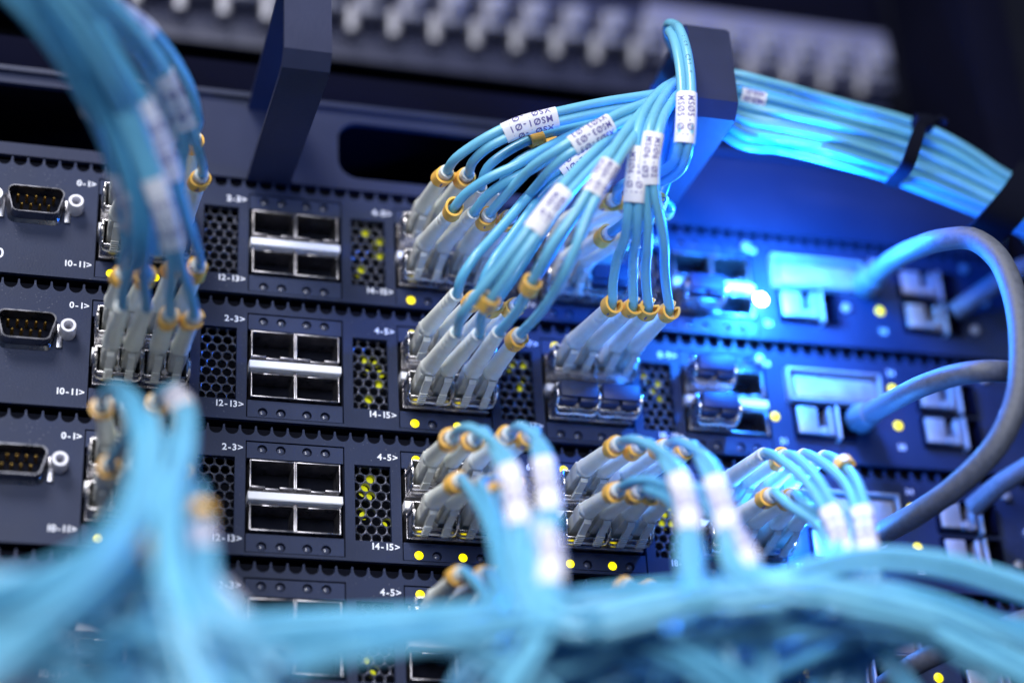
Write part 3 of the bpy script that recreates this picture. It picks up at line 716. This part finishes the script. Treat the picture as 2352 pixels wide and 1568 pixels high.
# left block, top two switches: cords rise towards the upper left and the viewer
L_ = [
 (1, 'UR', [(432, 270, -66), (415, 190, -84), (352, 90, -108), (270, 20, -130), (150, -80, -160)], (392, 318), (58, 82), ('boot', 'boot'), 0),
 (1, 'LR', [(438, 330, -70), (418, 270, -82), (372, 170, -104), (290, 60, -128), (170, -70, -160)], (408, 405), (28, 54), (None, 'boot'), 0),
 (1, 'UL', [(285, 330, -64), (262, 300, -76), (215, 255, -94), (150, 130, -124), (60, 0, -150), (-60, -120, -175)], (290, 345), (26, 54), (None, None), 1),
 (1, 'LL', [(318, 400, -66), (300, 330, -84), (245, 210, -112), (165, 90, -140), (40, -80, -170)], (300, 430), None, ('boot', None), 1),
 (2, 'UR', [(428, 560, -68), (408, 470, -84), (385, 380, -100), (345, 280, -118), (270, 150, -138), (140, -60, -170)], (400, 612), (44, 72), ('boot', 'boot'), 1),
 (2, 'LR', [(412, 660, -64), (402, 590, -82), (375, 480, -104), (335, 370, -120), (270, 220, -140), (110, -50, -175)], (388, 728), (36, 62), ('boot', 'boot'), 0),
 (2, 'UL', [(300, 590, -64), (315, 520, -84), (312, 450, -98), (275, 330, -118), (190, 150, -145), (50, -60, -175)], (282, 632), (34, 50), ('boot', 'boot'), 1),
 (2, 'LL', [(310, 650, -62), (325, 560, -84), (322, 450, -104), (280, 300, -126), (200, 130, -150), (90, -60, -180)], (278, 712), None, (None, None), 2)]
for row, sl, w, be, lb, cl, mi in L_:
    cord(0, row, sl, w, be, lab=lb, text='MS1%d-Ø%d' % (row, random.randint(1, 4)), clips=cl, mi=mi, flip=1, th=2.1)
# left block, third switch: cords bend over and drop, close to the viewer
cord(0, 3, 'UL', [(262, 900, -70), (305, 930, -92), (330, 1040, -124), (290, 1180, -158), (170, 1300, -190), (-80, 1400, -220)], (232, 935), mi=1, clips=('boot', None))
cord(0, 3, 'UR', [(395, 900, -72), (425, 950, -98), (420, 1040, -128), (385, 1160, -160), (390, 1320, -190), (470, 1620, -215)], (360, 925), lab=(28, 50), text='MS13-Ø2', mi=0, clips=('boot', 'boot'))
cord(0, 3, 'LL', [(330, 960, -92), (350, 1020, -122), (330, 1150, -160), (240, 1290, -195), (90, 1420, -220), (-100, 1560, -235)], (250, 1070), mi=0, clips=('boot', None))
cord(0, 3, 'LR', [(400, 1010, -96), (415, 1080, -130), (400, 1200, -165), (420, 1350, -195), (520, 1450, -210), (800, 1470, -212)], (360, 1080), mi=1, clips=(None, 'boot'))

# ------------------------------------------------------------------ loose fibre cables crossing the foreground
def loose(label, way, mi, r=1.5, pair=True, lab=None, text='MS14-Ø1', clips=()):
    W = [at(a, b, c*.74) for a, b, c in way]; C = spline(W, 4)
    e = thing('fibre_cable', label, 'fibre cable', tuple(C[0]), 'blurred aqua cables in the foreground')
    for s_ in ((-1, 1) if pair else (0,)):
        pts = []
        for i, p in enumerate(C):
            T = (C[min(i+1, len(C)-1)]-C[max(i-1, 0)]).normalized(); v = (CAM-p).normalized(); sd = T.cross(v).normalized()
            pts.append(p+sd*(s_*r*1.02))
        MBs = MB(); MBs.sweep(pts, r, 12); MBs.build('cable', AQ[mi], e)
    if lab: sleeve(e, C, lab[0], lab[1], text)
    for s in clips:
        P, _ = sub(C, s, s+8)
        if len(P) > 1: ringclip(P[0], (P[1]-P[0]).normalized(), 3.6, Vector((1, 0, .3))).build('cable_clip', CLIP, e)
    return e
H = [
 ('topmost cable of the blurred foreground run, humped at the right', [(1380, 1392, -120), (1560, 1358, -130), (1760, 1326, -140), (1950, 1272, -146), (2150, 1276, -150), (2450, 1360, -150)], 0),
 ('second cable from the top of the right foreground hump', [(1300, 1412, -125), (1560, 1370, -135), (1780, 1336, -145), (1960, 1288, -150), (2160, 1300, -155), (2450, 1392, -155)], 0),
 ('pale cable running level across the lower middle of the view', [(420, 1470, -150), (700, 1432, -150), (1100, 1410, -150), (1500, 1368, -150), (1800, 1330, -150), (2050, 1366, -150), (2450, 1510, -150)], 0),
 ('cable just under the pale level one, sagging at the left', [(380, 1510, -160), (700, 1472, -158), (1100, 1432, -155), (1500, 1390, -155), (1850, 1352, -155), (2100, 1400, -155), (2450, 1550, -155)], 0),
 ('bright thick looking cable crossing above the lower edge', [(500, 1530, -185), (750, 1488, -180), (1100, 1440, -172), (1500, 1398, -165), (1800, 1352, -160), (2100, 1405, -160), (2400, 1555, -160)], 0),
 ('cable leaving the foreground run towards the lower right corner', [(560, 1560, -190), (850, 1500, -185), (1180, 1450, -178), (1500, 1410, -170), (1760, 1368, -165), (2000, 1396, -165), (2420, 1600, -165)], 0),
 ('upper edge cable of the foreground run behind the dropping labels', [(480, 1425, -135), (720, 1412, -135), (1050, 1395, -135), (1400, 1352, -132), (1650, 1328, -135), (1850, 1318, -140), (2100, 1358, -150), (2450, 1485, -150)], 1),
 ('diagonal cable from the run to the bottom edge right of centre', [(1180, 1425, -165), (1380, 1455, -165), (1560, 1510, -165), (1720, 1620, -165)], 1),
 ('second diagonal cable dropping to the bottom edge', [(1230, 1420, -160), (1450, 1460, -158), (1640, 1530, -158), (1800, 1640, -158)], 1),
 ('low cable sweeping from the bottom edge up to the right', [(1180, 1640, -120), (1500, 1570, -130), (1780, 1510, -136), (2000, 1450, -136), (2150, 1395, -132)], 0),
 ('lower companion of the low upward sweeping cable', [(1320, 1650, -120), (1600, 1575, -130), (1850, 1510, -136), (2040, 1450, -132), (2200, 1400, -130)], 1),
 ('third low cable sweeping upward beneath its two companions', [(1420, 1680, -120), (1700, 1580, -126), (1900, 1525, -130), (2080, 1462, -128), (2230, 1430, -130)], 2),
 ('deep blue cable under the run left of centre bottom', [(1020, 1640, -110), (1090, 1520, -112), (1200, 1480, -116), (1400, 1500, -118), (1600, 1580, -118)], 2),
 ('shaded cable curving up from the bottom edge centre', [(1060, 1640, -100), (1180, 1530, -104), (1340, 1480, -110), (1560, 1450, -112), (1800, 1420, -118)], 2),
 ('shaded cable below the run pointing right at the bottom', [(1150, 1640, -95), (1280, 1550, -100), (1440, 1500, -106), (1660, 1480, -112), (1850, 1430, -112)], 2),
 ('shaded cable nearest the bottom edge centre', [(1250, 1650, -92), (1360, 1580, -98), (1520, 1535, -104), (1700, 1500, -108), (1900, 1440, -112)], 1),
]
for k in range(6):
    o = loose('one of the shaded teal cables massed beneath the pale run at bottom centre', [(1010+70*k, 1660, -84), (1110+66*k, 1560-3*k, -90), (1260+60*k, 1492+4*(k % 3), -96), (1460+50*k, 1450+8*(k % 2), -100), (1700+40*k, 1400, -104)], 2, pair=True)  # deep jacket puts part of the shade beneath the run into the colour
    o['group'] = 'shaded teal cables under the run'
for i_, (lb, w, mi) in enumerate(H): loose(lb, w, mi, pair=i_ in (1, 4) or i_ > 6)
PL = [
 ('pile cable curving down from the left block to the corner', [(330, 1180, -170), (220, 1290, -195), (60, 1360, -210), (-120, 1400, -225)], 1),
 ('pile cable along the left edge below the third switch', [(-80, 1330, -160), (60, 1320, -165), (180, 1360, -175), (260, 1470, -185), (260, 1640, -190)], 2),
 ('pile cable crossing the lower left corner upward', [(-100, 1620, -200), (80, 1500, -200), (260, 1380, -190), (360, 1240, -175), (390, 1110, -150)], 1),
 ('pale pile cable dropping straight from the left block', [(400, 1080, -140), (395, 1240, -175), (430, 1400, -195), (520, 1620, -215)], 0),
 ('pale pile cable leaning right from the left block', [(370, 1100, -150), (380, 1260, -180), (470, 1430, -200), (640, 1640, -220)], 0),
 ('wide looking pile cable at the bottom left', [(-100, 1480, -185), (120, 1440, -185), (330, 1470, -190), (500, 1560, -195), (640, 1680, -200)], 1),
 ('pile cable at the very bottom left corner', [(-100, 1560, -175), (100, 1530, -175), (300, 1560, -180), (480, 1650, -185)], 2),
 ('pile cable looping right into the foreground run', [(60, 1640, -195), (200, 1500, -195), (380, 1440, -190), (620, 1450, -180), (900, 1440, -170), (1150, 1420, -165)], 1),
 ('pile cable climbing from the bottom to the left block', [(180, 1660, -190), (280, 1500, -185), (350, 1350, -175), (370, 1180, -155), (360, 1040, -120)], 0),
 ('short shaded cable in the depth of the left pile', [(-80, 1420, -130), (80, 1400, -135), (240, 1440, -140), (420, 1500, -145), (600, 1580, -150)], 2),
 ('second shaded cable in the depth of the left pile', [(-80, 1500, -135), (120, 1480, -140), (320, 1520, -145), (520, 1600, -150)], 2),
 ('pile cable bulging left above the lower left corner', [(300, 1230, -165), (160, 1320, -185), (90, 1430, -195), (140, 1540, -200), (240, 1660, -205)], 1),
 ('pale pile cable next to the white sleeves', [(430, 1200, -150), (455, 1320, -165), (510, 1440, -180), (570, 1540, -190), (620, 1660, -200)], 0),
]
for i_, (lb, w, mi) in enumerate(PL): loose(lb, w, mi, pair=i_ % 3 == 0)
loose('cable with a white sleeve bending right beside the lower left pile', [(440, 1120, -150), (466, 1260, -172), (478, 1350, -182), (560, 1450, -192), (640, 1540, -200)], 0, lab=(17, 32), text='MS14-Ø1', clips=(14,))
loose('cable with a long white sleeve pointing to the bottom left centre', [(455, 1300, -160), (505, 1370, -172), (585, 1470, -186), (660, 1580, -196)], 0, lab=(8, 27), text='MS14-Ø2', clips=(5,))
loose('cable with a flat white sleeve lying on the foreground run', [(500, 1440, -160), (570, 1462, -168), (690, 1470, -172), (900, 1450, -170)], 0, lab=(6, 20), text='MS14-Ø3')
loose('cable with an orange clip lost in the left pile', [(390, 1130, -150), (325, 1240, -178), (255, 1330, -192), (160, 1420, -205)], 1, clips=(22, 34))
loose('cable with a pale sleeve under the run at right', [(1960, 1420, -105), (1905, 1470, -108), (1885, 1560, -108), (1880, 1650, -105)], 1, lab=(1, 12), text='MS15-Ø1')
loose('blurred sleeved cable under the run right of centre', [(1700, 1400, -140), (1740, 1450, -145), (1760, 1520, -146), (1740, 1620, -145)], 1, lab=(2, 12), text='MS15-Ø2')

G_ = 'pale strands crossing the lower edge'
X_ = [
 ('pale strand sloping from the run down to the lower edge, left of centre', [(900, 1440, -170), (1050, 1480, -172), (1180, 1540, -172), (1300, 1640, -172)]),
 ('pale strand crossing the bottom centre from lower left to upper right', [(980, 1650, -150), (1180, 1570, -155), (1420, 1510, -158), (1700, 1440, -160), (1950, 1370, -160)]),
 ('pale strand rising steeply behind the bottom centre tangle', [(1280, 1650, -130), (1340, 1560, -135), (1420, 1480, -140), (1480, 1400, -140)]),
 ('pale strand falling steeply to the lower edge right of centre', [(1600, 1390, -150), (1660, 1470, -152), (1690, 1560, -152), (1700, 1660, -150)]),
 ('long pale strand bowing under the run to the right edge', [(1200, 1500, -150), (1500, 1480, -152), (1850, 1440, -155), (2150, 1470, -158), (2450, 1600, -160)]),
 ('pale strand rising from the lower edge towards the right hump', [(1550, 1660, -140), (1750, 1560, -145), (1930, 1480, -148), (2120, 1420, -148), (2450, 1440, -148)]),
 ('pale strand dropping straight through the lower right corner', [(1975, 1390, -120), (1990, 1460, -122), (1970, 1550, -122), (1940, 1660, -120)]),
 ('pale strand in the lower left tangle pointing at the corner', [(360, 1200, -160), (280, 1330, -175), (150, 1450, -185), (-60, 1560, -190)]),
 ('pale strand arched across the lower left tangle', [(-80, 1450, -150), (130, 1380, -155), (320, 1400, -165), (470, 1500, -175), (560, 1650, -180)]),
 ('pale strand falling from the left block to the bottom edge', [(350, 1150, -140), (330, 1300, -165), (350, 1450, -180), (400, 1650, -190)]),
 ('pale strand skimming the top of the lower left tangle', [(-80, 1360, -170), (100, 1330, -170), (250, 1250, -165), (340, 1150, -150)]),
 ('pale strand running from the left tangle along the run', [(250, 1540, -180), (420, 1490, -178), (650, 1480, -172), (950, 1450, -168), (1200, 1430, -165)]),
]
for i_, (lb, w) in enumerate(X_): loose(lb, w, (0, 0, 1)[i_ % 3], pair=i_ % 2 == 0)['group'] = G_
UL = [
 ('aqua strand pair along the outer left side of the upper left bundle', [(-60, -100, -210), (80, 40, -190), (190, 200, -160), (255, 340, -130), (290, 470, -105), (300, 560, -80)], (78, 104)),
 ('aqua strand pair without a sleeve in front of the upper left bundle', [(60, -100, -215), (180, 50, -195), (270, 200, -170), (325, 330, -140), (352, 460, -112), (372, 580, -85)], None),
 ('aqua strand pair at the upper right side of the upper left bundle', [(120, -100, -200), (240, 30, -175), (330, 130, -145), (385, 240, -115), (405, 340, -90), (400, 430, -70)], (62, 88)),
]
for lb, w, l_ in UL: loose(lb, w, 0, lab=l_, text='MS16-Ø1')['group'] = 'cables of the upper left bundle'

# ------------------------------------------------------------------ ties, power cords
g = MB()
pA, pB = [at(2112, 282, -60), at(2100, 330, -62), at(2082, 372, -60), at(2056, 418, -50)], None
def strap(name, label, pts, w, t, knot=None):
    C = spline([at(*p) for p in pts], 2); g = MB(); N = len(C); rings = []
    ax = (at(2100, 300, -40)-at(1900, 240, -40)).normalized()
    for i in range(N):
        T = (C[(i+1) % N]-C[i-1]).normalized() if 0 < i < N-1 else (C[min(i+1, N-1)]-C[max(i-1, 0)]).normalized()
        n_ = T.cross(ax).normalized(); rings.append([g.b.verts.new(C[i]+n_*u*t+ax*v*w/2) for u, v in ((-.5, -1), (.5, -1), (.5, 1), (-.5, 1))])
    for i in range(N-1):
        for j in range(4): g.b.faces.new((rings[i][j], rings[i][(j+1) % 4], rings[i+1][(j+1) % 4], rings[i+1][j]))
    g.b.faces.new(rings[0]); g.b.faces.new(list(reversed(rings[-1])))
    if knot:
        c = at(*knot); g.box(c.x-3, c.x+3.5, c.y-2.5, c.y+2.5, c.z-2.6, c.z+2.6, .8); g.sweep([c+Vector((2, -1, 0)), c+Vector((6, -2, 1.5)), c+Vector((8, -2, 0))], 1.2, 8)
    tag(g.build(name, TIE, origin=tuple(C[0])), label, 'cable tie', 'ties round the right hand bundle')
strap('cable_tie', 'dark narrow tie with a knot round the aqua bundle', [(2122, 288, -30), (2114, 292, -62), (2100, 335, -72), (2084, 380, -70), (2052, 418, -56), (2046, 424, -24)], 4.2, 1.2, (2118, 284, -58))
strap('cable_tie', 'wide black strap round the aqua bundle at the right edge', [(2385, 385, -20), (2372, 400, -58), (2340, 450, -66), (2290, 510, -62), (2250, 545, -44), (2240, 552, -10)], 13, 1.4)
def power(label, way, r=3.4, plug=None):
    C = spline([at(*w) for w in way], 3); e = thing('power_cord', label, 'power cord', tuple(C[0]), 'grey power cords at the right')
    g = MB(); g.sweep(C, r, 18); g.build('cord_jacket', GREYC, e)
    if plug:
        d = (C[0]-C[3]).normalized(); g = MB(); g.sweep([C[0]-d*2, C[0]+d*plug*.5, C[0]+d*plug], [r*1.18, r*1.3, r*1.5], 16); g.build('plug', CORDPLUG, e)
power('thick grey power cord looping round the right side of the switches', [(2010, 632, -16), (2060, 592, -44), (2105, 570, -60), (2160, 552, -72), (2230, 548, -80), (2290, 590, -86), (2330, 680, -90), (2346, 800, -92), (2335, 920, -90), (2290, 1020, -84), (2210, 1105, -72), (2120, 1170, -56), (2030, 1222, -36), (1990, 1245, -24)], 3.6, 14)
power('grey power cord crossing the second switch into the big loop', [(2000, 948, -16), (2060, 915, -46), (2120, 885, -62), (2190, 862, -72), (2260, 852, -80), (2330, 856, -76), (2420, 880, -60)], 3.4, 15)
power('blurred grey power cord behind the top of the loop', [(2190, 718, -6), (2260, 668, -14), (2340, 620, -20), (2440, 590, -24)], 3.4)
power('grey power cord entering from the right edge by the third switch', [(2235, 1165, -8), (2300, 1110, -20), (2380, 1060, -30), (2450, 1010, -40)], 3.4)
power('dark power cord in the lower right corner below the cables', [(2030, 1575, -20), (2120, 1515, -34), (2230, 1470, -46), (2340, 1430, -56), (2440, 1400, -60)], 3.4)
# far dark aqua cables at the right edge
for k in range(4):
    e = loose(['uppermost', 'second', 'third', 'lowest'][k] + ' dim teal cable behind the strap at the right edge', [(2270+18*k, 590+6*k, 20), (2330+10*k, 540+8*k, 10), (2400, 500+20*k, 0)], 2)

# ------------------------------------------------------------------ light
def area(name, loc, target, size, energy, color, sy=None):
    l = bpy.data.lights.new(name, 'AREA'); l.energy = energy; l.color = color; l.size = size
    if sy: l.shape = 'RECTANGLE'; l.size_y = sy
    o = bpy.data.objects.new(name, l); col.objects.link(o); o.location = loc
    o.rotation_euler = (Vector(target)-Vector(loc)).to_track_quat('-Z', 'Y').to_euler(); return o
area('ceiling_lamp', (-.60, -1.0, 1.15), (.07, 0, 0), .6, 27, (1.0, .98, 1.0), .6)
area('fill_light', (-.35, -1.6, .12), (.05, 0, -.02), .9, 22, (.90, .93, 1.0), .5)  # unseen soft fill added from the front to brighten the cables
def point(name, P, e, c, r):
    l = bpy.data.lights.new(name, 'POINT'); l.energy = e; l.color = c; l.shadow_soft_size = r
    o = bpy.data.objects.new(name, l); col.objects.link(o); o.location = Vector(P)*S; return o
p1 = Vector((175.3, -18, -15.6+ROW)); p3 = Vector((175.3, -14, -15.6-ROW))
point('blue_indicator_glow', p1, .6, (.03, .32, 1.0), .0025)
point('added_blue_wash', p1 + Vector((0, -37, 2)), 1.15, (.012, .17, 1.0), .006)  # extra unseen lamp floating off the indicator, added to widen the blue wash
point('blue_indicator_glow', p3, .25, (.02, .25, 1.0), .0025)
w = bpy.data.worlds.new('World'); sc.world = w; w.use_nodes = True
w.node_tree.nodes['Background'].inputs[0].default_value = (.13, .20, .38, 1); w.node_tree.nodes['Background'].inputs[1].default_value = .26
for o in bpy.data.objects:
    if '_o' in o: del o['_o']
vs = sc.view_settings; vs.view_transform = 'Standard'; vs.look = 'None'; vs.exposure = 0; vs.gamma = 1
sc.render.engine = 'CYCLES'
